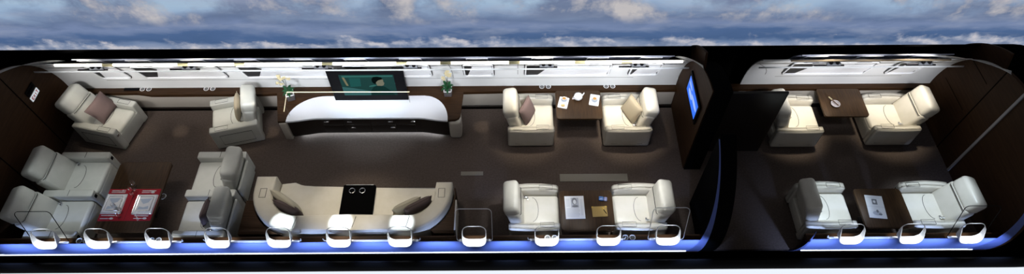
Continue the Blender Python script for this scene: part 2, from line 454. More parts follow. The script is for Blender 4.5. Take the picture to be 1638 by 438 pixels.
# flared white edges where the lining meets the bulkheads
def flare(name, x, sgn, W, a0, a1, dr):
    b = NB(); n = 24; m = 5; G = []
    for i in range(n + 1):
        t = i / n; a = a0 + (a1 - a0) * t; w = W * (1 - t) ** .8 + .04; row = []
        for j in range(m + 1):
            q = j / m; y, z = cyl(RL + dr * q ** 1.5, a); row.append(b.verts.new((x + sgn * w * q, y, z)))
        G.append(row)
    for i in range(n):
        for j in range(m): b.faces.new((G[i][j], G[i + 1][j], G[i + 1][j + 1], G[i][j + 1]))
    bmesh.ops.solidify(b, geom=b.faces[:], thickness=.01); struct(name, b, 'lining')
flare('trim_3', XL, 1, .62, 37, 80, .085); flare('trim_4', XP, -1, .26, 38, 66, .09); flare('trim_5', XR, -1, .85, 37, 74, .085)
# far lining
b = NB(); arcpatch(b, XL, XP, RL, -3, 41, 1, .02, 30); wf = struct('wall_far', b, 'lining')
b = NB(); arcpatch(b, XA, XR, RL, -3, 41, 1, .02, 30); wfa = struct('wall_far_aft', b, 'lining')
b = NB(); arcpatch(b, -7.95, 2.95, 1.825, 18, 44, 1, .02, 16); struct('wall_far_insulation', b, 'lavender')
b = NB(); arcpatch(b, 5.25, 8.0, 1.825, 18, 44, 1, .02, 16); struct('wall_far_insulation_aft', b, 'lavender')
# seam lines of the lining
def seam_on(parent, xs, a0, a1, r=RL - .002):
    b = NB(); pts = []
    for i in range(13):
        t = i / 12; a = a0 + (a1 - a0) * t; y, z = cyl(r, a); x = xs[0] + (xs[1] - xs[0]) * t ** 2; pts.append((x, y, z))
    tube(b, pts, .004, 5); finish(b, 'seam', 'seam', parent)
seam_on(wf, (-7.75, -8.5), 14, 40); seam_on(wf, (2.45, 3.1), 14, 40); seam_on(wf, (-1.15, -1.22), 8, 40); seam_on(wf, (.12, .12), 12, 40)
seam_on(wfa, (7.75, 8.3), 10, 40); seam_on(wfa, (4.98, 4.7), 10, 26)
for p, x0, x1 in ((wf, -8.0, 2.4), (wfa, 5.2, 7.7)):
    b = NB(); y, z = cyl(RL - .001, 7.5); tube(b, [(x0, y, z), (x1, y, z)], .003, 5); finish(b, 'seam', 'seam', p)
# cove light along the top of the far lining (main cabin only), fixtures between its segments
y, z = cyl(1.735, 41.5)
b = NB(); rbox(b, ((XL + .55 + XP - .18) / 2, y, z), (XP - .18 - XL - .55, .04, .045), .01); o = struct('cove_light', b, 'led')
for x in (-7.35, -5.98, -4.95, -3.35, -2.0, -1.2, .05, 1.25, 2.1):
    b = NB(); rbox(b, (x, y - .004, z + .003), (.20, .041, .046), .008); finish(b, 'end_joint', mat('joint_brass', (.80, .72, .40), .4), o)
y, z = cyl(1.735, 41.5)
b = NB(); rbox(b, ((XA + .5 + XR - .4) / 2, y, z), (XR - .4 - XA - .5, .03, .03), .006); struct('trim_6', b, mat('bronze_edge', (.18, .14, .09), .5))
# far windows: recessed panel frames, panes
PANELS = [(0,), (1, 2), (3, 4), (5, 6), (7,), (8, 9), (10,), (11, 12), (13,)]
wn = 0
for pi, grp in enumerate(PANELS):
    xc = sum(XW[i] for i in grp) / len(grp); w = .58 if len(grp) == 1 else XW[grp[1]] - XW[grp[0]] + .62
    wn += 1
    b = NB(); arcring(b, xc, 21, w, 21, .07, .028, RL - .03, RL + .002, 1); win = struct('window_%d' % wn, b, 'frame')
    b = NB(); arcplate(b, xc, 21, w + .03, 22, .08, RL - .006, .004, 1); finish(b, 'gasket', 'gasket', win)
    b = NB(); arcplate(b, xc, 21, w - .05, 19.2, .055, RL - .012, .004, 1); finish(b, 'blind_panel', 'frame', win)
    for i in grp:
        b = NB(); arcplate(b, XW[i], 27.5, .36, 11, .13, RL - .016, .004, 1); finish(b, 'pane', 'pane', win)
        b = NB(); arcring(b, XW[i], 32.0, .40, 24, .15, .014, 1.806, 1.822, 1); fr = finish(b, 'outer_frame', 'frame', win)
        b = NB(); arcplate(b, XW[i], 32.0, .38, 22, .14, 1.814, .006, 1); finish(b, 'pane', 'pane', win)
# near side: low blue-lit wall, LED edge, window collars standing on it
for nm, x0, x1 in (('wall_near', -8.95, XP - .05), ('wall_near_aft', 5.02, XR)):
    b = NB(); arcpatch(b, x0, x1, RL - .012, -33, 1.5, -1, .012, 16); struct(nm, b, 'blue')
    b = NB(); y, z = cyl(RL + .004, -17, -1); xs = x0 - .16 if x0 < 0 else x0 + .06; tube(b, [(xs, y, z), ((x0 + x1) / 2, y, z), (x1 - (.2 if x0 < 0 else .3), y, z)], .011, 8)
    struct('led_strip', b, 'coolled')
def arch_ribbon(x, s, wbot, name, a1=65):
    b = NB(); n = 26; A = []; B = []
    for i in range(n + 1):
        a = -30 + (a1 + 30) * i / n; t = i / n; y, z = cyl(RL + .004, a, -1); w = wbot * (1 - t) ** 2 + .02
        A.append(b.verts.new((x, y, z))); B.append(b.verts.new((x + s * w, y, z)))
    for i in range(n): b.faces.new((A[i], A[i + 1], B[i + 1], B[i]))
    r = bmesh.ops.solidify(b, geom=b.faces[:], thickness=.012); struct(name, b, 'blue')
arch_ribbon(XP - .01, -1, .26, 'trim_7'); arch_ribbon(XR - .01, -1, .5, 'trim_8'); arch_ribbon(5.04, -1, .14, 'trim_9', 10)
for pi, grp in enumerate(PANELS):
    xc = sum(XW[i] for i in grp) / len(grp); w = .60 if len(grp) == 1 else XW[grp[1]] - XW[grp[0]] + .62
    wn += 1
    y, z = cyl(RL - .02, 2.0, -1)
    if len(grp) == 1:                 # single windows keep their whole slim frame
        b = NB(); arcring(b, xc, 15, w, 26, .08, .007, RL - .010, RL + .0, -1); win = struct('window_%d' % wn, b, mat('slim_frame', (.008, .008, .009), .6, spec=.1) if pi in (0, 8) else 'frame')
        b = NB(); rbox(b, (xc, y, z + .012), (w - .08, .035, .014), .004); finish(b, 'sill_bar', 'frame', win)
    else:                             # double windows stand on one sill bar with upturned ends
        b = NB(); rbox(b, (xc, y, z + .012), (w - .08, .035, .014), .004)
        for sx in (-1, 1): tube(b, [(xc + sx * (w / 2 - .05), y, z + .012), (xc + sx * (w / 2 - .01), y, z + .03), (xc + sx * w / 2, y, z + .09)], .009, 6)
        win = struct('window_%d' % wn, b, 'frame')
    for i in grp:
        b = NB(); scoop(b, XW[i], 10.2, .40, 11.8, .12, RL); finish(b, 'reveal', 'frame', win)
# ledges
b = NB(); prism(b, [(XL, 8.34), (XL, 8.19), (-7.5, 8.19), (-7.2, 8.14), (-4.95, 8.14), (-4.6, 8.16), (-.96, 8.16), (.0, 8.18), (XP, 8.19), (XP, 8.34)], .50, .57, .008); struct('ledge_far', b, 'wood')
b = NB(); prism(b, [(XA - .2, 8.34), (XA - .2, 8.2), (XR, 8.2), (XR, 8.34)], .50, .57, .008); struct('ledge_far_aft', b, 'wood')
b = NB(); prism(b, [(XL, 4.862), (XL, 4.995), (XP, 4.995), (XP, 4.862)], .50, .58, .008); struct('ledge_near', b, 'wood')
b = NB(); prism(b, [(5.0, 4.862), (5.0, 4.995), (XR, 4.995), (XR, 4.862)], .50, .58, .008); struct('ledge_near_aft', b, 'wood')
# cream dado below the far ledge, dark skirting
for nm, x0, x1, k in (('wall_far_dado', XL, XP, 1), ('wall_far_dado_aft', XA, XR, 2)):
    b = NB(); rbox(b, ((x0 + x1) / 2, 8.26, .25), (x1 - x0, .04, .5), .01); struct(nm, b, 'dado')
    b = NB(); rbox(b, ((x0 + x1) / 2, 8.225, .025), (x1 - x0, .03, .05), .005); struct('baseboard_far' + ('_aft' if k == 2 else ''), b, 'dark')
for nm, x0, x1 in (('wall_near_dado', XL, XP), ('wall_near_dado_aft', 5.0, XR)):
    b = NB(); rbox(b, ((x0 + x1) / 2, 4.955, .25), (x1 - x0, .05, .5), .01); struct(nm, b, 'wood')
# floor plates in the aisle
b = NB(); rbox(b, (1.56, 6.49, .006), (1.30, .17, .012), .004); struct('trim_10', b, 'mat_')
b = NB(); rbox(b, (-.775, 6.60, .006), (.43, .09, .012), .004); struct('trim_11', b, 'mat_')

# ================================================================== rail with reading lights
rail_y, rail_z = 7.94, 1.50
for nm, x0, x1 in (('valance_rail', XL, XP), ('valance_rail', XA, XR)):
    b = NB(); rbox(b, ((x0 + x1) / 2, rail_y, rail_z), (x1 - x0, .012, .036), .004); struct(nm, b, 'rail')
def reading_light():
    t = thing('reading_light_unit', '', 'reading light', (0, 0, 0))
    b = NB(); rbox(b, (0, 0, 0), (.56, .03, .018), .005); finish(b, 'bar', 'plastic', t)
    b = NB(); rbox(b, (.08, .01, .028), (.26, .05, .045), .01); finish(b, 'housing', mat('grey_housing', (.14, .15, .17), .4), t)
    for x in (.02, .14):
        b = NB(); lathe(b, [(.034, 0), (.036, .03), (.026, .05)], (x, .01, .045), 14); finish(b, 'lamp_head', 'plastic', t)
    return t
PSU = [(-7.77, 'behind the reclined armchair at the left bulkhead'), (-6.06, 'between the far left armchairs'), (-3.61, 'over the left part of the television'),
       (-1.95, 'over the right edge of the television'), (.57, 'behind the armchair with the plum cushion'), (2.27, 'behind the armchair with the beige cushion'),
       (5.89, 'above the aft armchair by the dark screen'), (7.59, 'beside the right bulkhead arch')]
rl = reading_light()
for i, (x, s) in enumerate(PSU):
    lab = 'black twin reading light on the grey rail, ' + s
    loc = (x, rail_y + .02, rail_z + .028)
    if i == 0: rl.location = loc; rl['label'] = lab; rl['group'] = 'reading lights on the far rail'
    else: dup(rl, loc, 0, lab)

# ================================================================== ARMCHAIRS
def seatback(t, y0, lm, w=.62, lean=13, hs=.47, hh=.27):
    R = ry(-lean); sl, cl = math.sin(math.radians(lean)), math.cos(math.radians(lean))
    def P(d, n): return (-.19 - sl * d + cl * n, y0, .40 + cl * d + sl * n)
    b = NB(); rbox(b, P(.20, -.095), (.23, w + .04, .50), .07, 4, R); br = finish(b, 'backrest', lm, t)
    b = NB(); rbox(b, P(hs, -.10), (.27, w, hh), .075, 4, R); hr = finish(b, 'headrest', lm, t)
    b = NB(); c = Vector(P(hs, -.10)); q = -hh / 2 + .012
    loop = [R @ Vector(p) for p in ((-.08, -w / 2 - .003, q), (.06, -w / 2 - .003, q), (.139, -w / 2 + .05, q), (.139, w / 2 - .05, q), (.06, w / 2 + .003, q), (-.08, w / 2 + .003, q))]
    tube(b, [p + c for p in loop], .006, 5); finish(b, 'seam', 'seam', hr)
    return br
def seatpan(t, y0, lm, w=.60):
    b = NB(); rbox(b, (.115, y0, .33), (.66, w, .20), .06, 4); s = finish(b, 'seat_cushion', lm, t)
    b = NB(); pts = []
    for i in range(11):
        a = PI * i / 10; pts.append((-.02 + .10 * math.sin(a), y0 - .24 * math.cos(a), .431))
    tube(b, pts, .004, 5); finish(b, 'seam', 'seam', s)
    b = NB(); rbox(b, (-.14, y0 + w / 2 - .06, .455), (.07, .04, .03), .008); rbox(b, (-.11, y0 + w / 2 - .085, .452), (.03, .06, .012), .004); finish(b, 'seat_belt_buckle', 'chrome', t)
def make_chair(name, lm, bulge, lean=13, hs=.47, hh=.27, ws=1.0):
    t = thing(name, '', 'armchair')
    b = NB(); rbox(b, (.0, 0, .13), (.82, .64, .26), .03); finish(b, 'base', lm, t)
    b = NB(); rbox(b, (.405, 0, .20), (.09, .60, .34), .03); finish(b, 'footrest', lm, t)
    AY = .375 if ws == 1.0 else .345
    seatpan(t, 0, lm, .60 * ws); seatback(t, 0, lm, .62 * ws, lean, hs, hh)
    for s in (-1, 1):
        def fn(x, y, z, s=s):
            k = 1 - (x / .45) ** 2
            if bulge: return (x, y + s * .035 * k * max(0, (z + .27) / .54) , z + .02 * k * (z > 0))
            return (x, y, z - (.03 if (z > 0 and x < -.2) else 0) * 0)
        b = NB(); rbox(b, (0, s * AY, .28), (.90, .145, .54), .055 if bulge else .028, 4, None, fn); a = finish(b, 'armrest', lm, t)
        b = NB(); yy = s * (AY + .0745 if not bulge else AY + .0745); lo = [(-.30, .12), (.30, .12), (.30, .40), (-.30, .40)]
        tube(b, [(x, yy, z) for x, z in lo], .0045, 5, True); finish(b, 'side_panel_seam', 'seam', a)
        b = NB(); zt = .572 if bulge else .5515
        tube(b, [(x, s * AY + y, zt) for x, y in ((.10, -.045), (.34, -.045), (.34, .045), (.10, .045))], .004, 5, True); finish(b, 'tray_lid_seam', 'seam', a)
    b = NB(); rbox(b, (.452, -AY, .42), (.012, .05, .06), .004); finish(b, 'recline_control', 'chrome', t)
    return t
cabin = make_chair('armchair', 'leather', True); reclined = make_chair('armchair', 'leather', True, 22, .53, .30)
G = 'single cream leather armchairs'
CH = [  # x, Y, yaw, label
    (.37, 7.66, 0, 'cream leather armchair with a plum cushion, left of the far tea table'),
    (2.25, 7.65, 180, 'cream leather armchair with a beige cushion, right of the far tea table'),
    (.38, 5.57, 0, 'cream leather armchair left of the near table with the newspaper'),
    (2.24, 5.57, 180, 'cream leather armchair right of the near table with the newspaper'),
    (5.53, 7.60, 0, 'cream leather armchair half hidden by the black screen wall'),
    (7.41, 7.63, 180, 'cream leather armchair by the right bulkhead at the table with the dish'),
    (5.54, 5.58, 0, 'cream leather armchair with shadowed back, left of the table with the open magazine'),
    (7.41, 5.58, 180, 'cream leather armchair right of the table with the open magazine'),
]
for i, (x, Y, a, lab) in enumerate(CH):
    if i == 0: cabin.location = (x, Y, 0); cabin['label'] = lab; cabin['group'] = G
    elif i == 5: reclined.location = (x, Y, 0); reclined.rotation_euler = (0, 0, math.radians(a)); reclined['label'] = lab; reclined['group'] = G
    else: dup(reclined if i == 7 else cabin, (x, Y, 0), math.radians(a), lab, G)
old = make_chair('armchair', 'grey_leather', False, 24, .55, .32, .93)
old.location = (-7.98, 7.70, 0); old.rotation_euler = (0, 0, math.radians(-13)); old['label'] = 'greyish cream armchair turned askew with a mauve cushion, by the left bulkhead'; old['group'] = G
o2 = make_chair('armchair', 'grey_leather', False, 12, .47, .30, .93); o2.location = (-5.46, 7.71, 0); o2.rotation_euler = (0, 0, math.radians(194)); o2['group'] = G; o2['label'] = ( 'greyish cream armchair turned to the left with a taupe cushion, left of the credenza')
def make_double(label, loc, a, lean, hs):
    t = thing('double_seat', label, 'double seat', loc, a, 'twin leather seats at the dining table')
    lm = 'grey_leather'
    b = NB(); rbox(b, (0, 0, .13), (.82, 1.5, .26), .03); finish(b, 'base', lm, t)
    for y in (-.42, .42):
        seatpan(t, y, lm, .68); seatback(t, y, lm, .62, lean, hs, .31)
        b = NB(); rbox(b, (.405, y, .2), (.09, .66, .34), .03); finish(b, 'footrest', lm, t)
    for y in (-.82, 0, .82):
        b = NB(); rbox(b, (0, y, .28), (.90, .15, .54), .028, 3); ar = finish(b, 'armrest', lm, t)
        b = NB(); tube(b, [(.02, y - .06, .5515), (.02, y + .06, .5515)], .004, 5); finish(b, 'seam', 'seam', ar)
        b = NB(); rbox(b, (.452, y, .44), (.012, .06, .07), .004); finish(b, 'recline_control', 'plastic', t)
    for y in (-.42, .42):
        b = NB(); rbox(b, (-.46, y, .26), (.05, .66, .44), .02); finish(b, 'back_shell', lm, t)
    return t
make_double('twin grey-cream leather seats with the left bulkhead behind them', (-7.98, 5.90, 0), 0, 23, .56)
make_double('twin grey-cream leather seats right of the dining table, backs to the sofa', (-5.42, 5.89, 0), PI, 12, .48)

# ================================================================== SOFA
def qarc(cx, cy, rx, ry_, a0, a1, n=12):
    return [(cx + rx * math.cos(math.radians(a0 + (a1 - a0) * i / n)), cy + ry_ * math.sin(math.radians(a0 + (a1 - a0) * i / n))) for i in range(n + 1)]
sf = thing('curved_sofa', 'long cream leather sofa with curved ends and a black console in its middle', 'sofa', (-2.85, 5.6, 0))
def loc2(pts): return [(x + 2.85, y - 5.6) for x, y in pts]
outer = [(-4.60, 6.16)] + qarc(-3.75, 5.90, .85, .84, 180, 270) + [(-2.85, 5.06)] + qarc(-1.80, 5.90, .73, .84, 270, 360) + [(-1.07, 6.02)]
inner = [(-4.24, 6.16)] + qarc(-3.75, 5.84, .49, .48, 180, 270) + [(-2.85, 5.36)] + qarc(-1.80, 5.84, .43, .48, 270, 360) + [(-1.36, 6.02)]
b = NB(); strip(b, loc2(inner), loc2(outer), .0, .68, .05, 4); bk = finish(b, 'back_and_arms', 'sofa', sf, angle=50)
seat = [(-4.22, 6.15), (-4.22, 5.9)] + qarc(-3.75, 5.84, .47, .46, 180, 270) + [(-2.85, 5.38)] + qarc(-1.80, 5.84, .41, .46, 270, 360) + [(-1.38, 6.05), (-3.62, 6.05), (-3.80, 6.10), (-3.98, 6.18)]
b = NB(); prism(b, loc2(seat), .05, .42, .035, 4); st = finish(b, 'seat_cushion', 'sofa', sf, angle=50)
for x in (-3.74, -2.72, -1.80):
    b = NB(); tube(b, [(x + 2.85, -.24, .655), (x + 2.85 + .02, -.29, .683), (x + 2.83, -.48, .683), (x + 2.82, -.53, .655)], .005, 5); finish(b, 'seam', 'seam', bk)
for x, y in ((-4.41, 5.80), (-1.25, 5.78)):
    b = NB(); tube(b, [(x + 2.85 + dx, y - 5.6 + dy, .682) for dx, dy in ((-.055, -.09), (.055, -.09), (.055, .09), (-.055, .09))], .005, 5, True); finish(b, 'armrest_lid_seam', 'seam', bk)
b = NB(); rbox(b, (.08, .155, .455), (.58, .62, .09), .015); cs = finish(b, 'console', mat('matte_black', (.0018, .0018, .002), .9, spec=.02), sf)
b = NB(); rbox(b, (.08, .472, .45), (.50, .012, .07), .004); finish(b, 'front_edge', 'rail', cs)
for x in (-.04, .145):
    b = NB(); lathe(b, [(.052, .0), (.056, .006), (.046, .008), (.040, -.004), (.0, -.004)], (x, .34, .502), 20, False); finish(b, 'cup_holder', 'chrome', cs)
# corner cabinet beside the sofa's curved right end
b = NB(); o = [(-1.05, 5.98)] + qarc(-1.80, 5.90, .76, .87, 360, 300, 10) + [(-1.36, 5.08), (-1.02, 5.08), (-1.02, 5.98)]
t = thing('corner_cabinet', 'dark wooden corner cabinet wrapped around the sofa right end, cream edge strip', 'cabinet', (-1.02, 5.5, 0))
prism(b, [(x + 1.02, y - 5.5) for x, y in o], 0, .50, .0); finish(b, 'body', 'wood', t, smooth=False)
b = NB(); rbox(b, (.015, -.06, .25), (.03, .60, .50), .006); finish(b, 'edge_panel', 'dado', t)
b = NB(); o = qarc(-3.75, 5.90, .88, .87, 190, 255, 10) + [(-4.0, 5.08), (-4.75, 5.08), (-4.75, 5.75)]
t = thing('corner_cabinet', 'dark wooden corner ledge behind the sofa left end', 'cabinet', (-4.6, 5.3, 0))
prism(b, [(x + 4.6, y - 5.3) for x, y in o], 0, .50, .0); finish(b, 'body', 'wood', t, smooth=False)

# ================================================================== CUSHIONS
def cushion(w, h, th, m, label, loc, rot, grp=None):
    b = NB(); n = 14; V = {}
    for s in (0, 1):
        for i in range(n + 1):
            for j in range(n + 1):
                u = -1 + 2 * i / n; v = -1 + 2 * j / n
                if s == 1 and (i in (0, n) or j in (0, n)): V[s, i, j] = V[0, i, j]; continue
                k = (1 - u ** 4) * (1 - v ** 4); pin = 1 - .07 * (1 - abs(u)) * abs(v) ** 3; pin2 = 1 - .07 * (1 - abs(v)) * abs(u) ** 3
                V[s, i, j] = b.verts.new((u * w / 2 * pin2, v * h / 2 * pin, (1 if s else -1) * th / 2 * k ** .55))
    for s in (0, 1):
        for i in range(n):
            for j in range(n): b.faces.new((V[s, i, j], V[s, i + 1, j], V[s, i + 1, j + 1], V[s, i, j + 1]))
    o = finish(b, 'cushion', m, None, angle=70, loc=loc, rot=rot); tag(o, label, 'cushion', grp)
    b = NB(); pts = [(math.copysign(1, 1) * x, y, 0) for x, y in rrect(w * .985, h * .985, .01, 2)]
    # piping follows the pinched outline
    ed = []
    for i in range(n): ed.append(V_edge(w, h, -1 + 2 * i / n, -1))
    for i in range(n): ed.append(V_edge(w, h, 1, -1 + 2 * i / n))
    for i in range(n): ed.append(V_edge(w, h, 1 - 2 * i / n, 1))
    for i in range(n): ed.append(V_edge(w, h, -1, 1 - 2 * i / n))
    tube(b, ed, .006, 6, True); finish(b, 'piping', m, o)
    return o
def V_edge(w, h, u, v):
    pin = 1 - .07 * (1 - abs(u)) * abs(v) ** 3; pin2 = 1 - .07 * (1 - abs(v)) * abs(u) ** 3
    return (u * w / 2 * pin2, v * h / 2 * pin, 0)
R_ = math.radians
def leaning(yaw, lean):      # euler for a cushion whose face normal points along yaw, tilted back by lean degrees
    m = Matrix.Rotation(R_(yaw), 3, 'Z') @ Matrix.Rotation(R_(90 - lean), 3, 'Y') @ Matrix.Rotation(R_(90), 3, 'Z')
    return m.to_euler()
cushion(.52, .40, .13, 'mauve', 'mauve cushion leaning on the askew armchair by the left bulkhead', (-8.03, 7.80, .60), leaning(-13, 35))
cushion(.46, .40, .13, 'taupe', 'taupe cushion propped in the armchair left of the credenza', (-5.37, 7.80, .60), leaning(194, 14))
cushion(.44, .42, .14, 'mauve', 'plum brown cushion propped in the armchair left of the far tea table', (.30, 7.66, .60), leaning(-25, 22))
cushion(.46, .42, .14, 'taupe', 'beige brown cushion propped in the armchair right of the far tea table', (2.34, 7.68, .60), leaning(205, 26))
cushion(.40, .38, .12, 'plum', 'dark plum cushion on the twin seats right of the dining table', (-5.36, 5.46, .60), leaning(175, 14))
GS = 'cushions in the sofa corners'
cushion(.62, .34, .15, 'beige', 'beige cushion at the left end of the sofa, nearer the aisle', (-4.00, 5.68, .58), leaning(54, 14), GS)
cushion(.54, .34, .14, 'plum', 'plum cushion in the left corner of the sofa behind the beige one', (-3.93, 5.53, .58), leaning(66, 8), GS)
cushion(.54, .34, .15, 'beige', 'beige cushion in the right corner of the sofa, nearer the console', (-1.86, 5.57, .58), leaning(119, 14), GS)
cushion(.54, .34, .14, 'plum', 'plum cushion at the right end of the sofa against the armrest', (-1.66, 5.57, .58), leaning(121, 10), GS)

# ================================================================== CREDENZA
cz = thing('credenza', 'long dark credenza with a curved white top and cream end posts under the television', 'credenza', (-2.75, 7.8, 0))
def lc(pts): return [(x + 2.75, y - 7.8) for x, y in pts]
front = [(-4.36, 7.44)] + [(-4.36 + .62 * i / 8, 7.44 + .075 * (1 - math.cos(PI * i / 8)) / 2) for i in range(1, 9)] + [(-1.86 + .62 * i / 8, 7.515 - .075 * (1 - math.cos(PI * i / 8)) / 2) for i in range(0, 9)]
surround = [(-4.52, 7.43)] + front[:] + [(-1.10, 7.45), (-1.03, 7.49), (-1.0, 7.56), (-.96, 8.155), (-4.68, 8.155)]
b = NB(); prism(b, lc([(x, y + .015) for x, y in surround[:-2]] + surround[-2:]), .53, .585, .006); finish(b, 'surround_top', 'wood', cz)
wt = front + qarc(-1.72, 7.45, .48, .60, 0, 90, 10)[1:] + qarc(-3.66, 7.45, .70, .60, 90, 180, 12)[:-1]
b = NB(); prism(b, lc([(x, y - .012) for x, y in front] + wt[len(front):]), .565, .605, .006); finish(b, 'worktop', 'white', cz)
b = NB(); prism(b, lc([(x, y + .03) for x, y in front] + [(-1.24, 8.15), (-4.36, 8.15)]), .07, .53); body = finish(b, 'body', 'dark', cz, smooth=False)
b = NB(); prism(b, lc([(x * 1.0, y + .08) for x, y in front] + [(-1.24, 8.1), (-4.36, 8.1)]), 0, .07); finish(b, 'plinth', 'dark', cz, smooth=False)
b = NB(); tube(b, [(x, y, .055) for x, y in lc([(x, y + .062) for x, y in front[2:-2]])], .008, 6); finish(b, 'plinth_light', mat('plinth_led', (1, 1, 1), .5, emit=(.70, .86, 1), estr=12), cz)
b = NB(); rbox(b, (-4.44 + 2.75, -.22, .265), (.15, .30, .53), .02); finish(b, 'end_post', mat('cream_post', (.50, .46, .40), .5), cz)
b = NB(); rbox(b, (-1.115 + 2.75, -.20, .265), (.235, .34, .53), .06, 5); finish(b, 'end_post', M['cream_post'] if 'cream_post' in M else bpy.data.materials['cream_post'], cz)
for x0, x1 in ((-3.70, -3.28), (-3.26, -2.78), (-2.76, -2.29), (-2.27, -1.90)):
    for z0, z1 in ((.34, .52), (.09, .33)):
        b = NB(); rbox(b, ((x0 + x1) / 2 + 2.75, 7.540 - 7.8, (z0 + z1) / 2), (x1 - x0, .012, z1 - z0), .004); finish(b, 'drawer', 'dark', cz)
for x, z in ((-3.62, .46), (-3.17, .46), (-2.37, .46), (-1.93, .46), (-3.13, .27), (-2.35, .27)):
    b = NB(); rbox(b, (x + 2.75, 7.522 - 7.8, z), (.09, .022, .022), .006); finish(b, 'pull', 'chrome', cz)
# added glowing bar on posts, standing in for a stray line of light
t = thing('light_line', 'thin glowing bar added for a line of light, crossing in front of the television', 'rail', (-3.1, 7.8, .585))
b = NB(); tube(b, [(-1.19, -.38, .345), (-1.23, .09, .345), (1.13, .08, .345)], .008, 8); finish(b, 'bar', 'warm_glow', t)
for x, y, z0 in ((-1.21, -.22, 0), (1.10, .08, .02)):
    b = NB(); tube(b, [(x, y, z0), (x, y, .345)], .003, 6); finish(b, 'post', mat('dark_brass', (.10, .07, .03), .4, metal=1), t)

# ================================================================== TELEVISION
tv = thing('television', 'wide black television on the white credenza showing a dark green film scene', 'television', (-2.75, 7.96, .605))
b = NB(); rbox(b, (0, 0, .450), (1.44, .05, .89), .012); finish(b, 'casing', 'plastic', tv)
b = NB(); rbox(b, (0, .045, .30), (.5, .04, .3), .012); finish(b, 'back_box', 'plastic', tv)
def flat(name, pts, y, m, parent, n=1):
    b = NB(); A = [b.verts.new((x, y, z)) for x, z in pts]; B = [b.verts.new((x, y + .0015, z)) for x, z in pts]
    b.faces.new(A); b.faces.new(B[::-1]); k = len(pts)
    for i in range(k): b.faces.new((A[i], A[(i + 1) % k], B[(i + 1) % k], B[i]))
    return finish(b, name, m, parent, smooth=False)
def S(u, v): return (-.50 + 1.03 * u, .17 + .60 * v)         # screen coordinates, v upwards
scn = flat('screen', [S(0, 0), S(1, 0), S(1, 1), S(0, 1)], -.028, 'tvscreen', tv)
flat('picture_light', [S(.05, .88), S(.98, .90), S(.98, .97), S(.05, .96)], -.030, 'tvlight', scn)
flat('picture_lamp', [S(.09, .48), S(.13, .48), S(.09, .90), S(.05, .88)], -.030, 'tvlamp', scn)
flat('picture_dark', [S(.16, .42), S(.36, .45), S(.38, .84), S(.18, .86)], -.030, mat('film_dark', (0, 0, 0), .3, spec=.0, emit=(.006, .035, .032)), scn)
flat('picture_seat', [S(0, .0), S(.55, .0), S(.50, .22), S(.2, .36), S(0, .42)], -.030, mat('film_seat', (0, 0, 0), .3, spec=.0, emit=(.016, .05, .050)), scn)
flat('picture_coat', [S(.50, .0), S(.95, .0), S(.90, .20), S(.80, .42), S(.70, .48), S(.60, .45), S(.53, .25)], -.031, 'tvcoat', scn)
flat('picture_collar', [S(.50, .42), S(.60, .44), S(.66, .50), S(.60, .52), S(.52, .48)], -.032, 'tvlight', scn)
flat('picture_face', [S(.66, .48), S(.74, .47), S(.785, .50), S(.79, .55), S(.805, .60), S(.79, .66), S(.795, .74), S(.78, .80), S(.70, .84), S(.645, .70), S(.65, .60)], -.032, 'tvskin', scn)
flat('picture_hair', [S(.60, .60), S(.635, .56), S(.66, .66), S(.70, .74), S(.785, .79), S(.77, .88), S(.70, .92), S(.62, .90), S(.585, .80), S(.58, .68)], -.033, 'tvhair', scn)
b = NB(); rbox(b, (0, -.026, .47), (1.44, .004, .86), .002); bz = b
b.free()
# wall television on the middle partition
pts = [(7.68, 1.31), (7.63, 1.63), (6.93, 1.60), (7.0, 1.22)]
wt_ = thing('wall_television', 'blue glowing slim television mounted on the dark middle bulkhead', 'television', (XP - .005, 7.3, 1.05))
b = NB(); rbox(b, (-.015, 0, .38), (.03, .86, .50), .008); finish(b, 'casing', 'plastic', wt_)
b = NB(); rbox(b, (-.032, 0, .38), (.004, .72, .36), .0); sw = finish(b, 'screen', 'bluescreen', wt_, smooth=False)
for y, z, a, c in ((-.15, .40, .20, .05), (.12, .33, .14, .06), (.2, .46, .12, .03)):
    b = NB(); t_ = bmesh.new(); bmesh.ops.create_circle(t_, cap_ends=True, segments=20, radius=1)
    for v in t_.verts: v.co = Vector((-.0355, y + v.co.x * a, z + v.co.y * c))
    merge(b, t_); finish(b, 'picture_cloud', 'screenwhite', sw, smooth=False)
# sign and handset on the left bulkhead
tg = thing('exit_sign', 'small white sign with red letters on the left bulkhead', 'sign', (XL, 7.60, 1.255))
b = NB(); rbox(b, (.008, 0, 0), (.014, .27, .10), .003); finish(b, 'plate', mat('sign_face', (.8, .8, .82), .5, emit=(.8, .85, .9), estr=.22), tg)
def letters(parent, txt, w, h, m, x):
    segs = {'E': [((0, 0), (0, 1)), ((0, 1), (.7, 1)), ((0, .5), (.6, .5)), ((0, 0), (.7, 0))], 'X': [((0, 0), (.7, 1)), ((0, 1), (.7, 0))],
            'I': [((.35, 0), (.35, 1))], 'T': [((0, 1), (.8, 1)), ((.4, 0), (.4, 1))]}
    n = len(txt)
    for k, ch in enumerate(txt):
        b = NB()
        for (a, c) in segs[ch]:
            def pt(q): return (x, -w / 2 + (k + q[0]) * w / n + .008, -h / 2 + q[1] * h)
            tube(b, [pt(a), pt(c)], .006, 6)
        finish(b, 'letter', m, parent)
letters(tg, 'EXIT', .22, .055, 'redink', .016)
ph = thing('bulkhead_handset', 'black handset panel beside the exit sign on the left bulkhead', 'handset', (XL, 7.60, 1.40))
b = NB(); rbox(b, (.012, 0, 0), (.024, .28, .12), .01); finish(b, 'plate', 'plastic', ph)
b = NB(); rbox(b, (.035, 0, 0), (.03, .20, .05), .014); finish(b, 'receiver', 'plastic', ph)

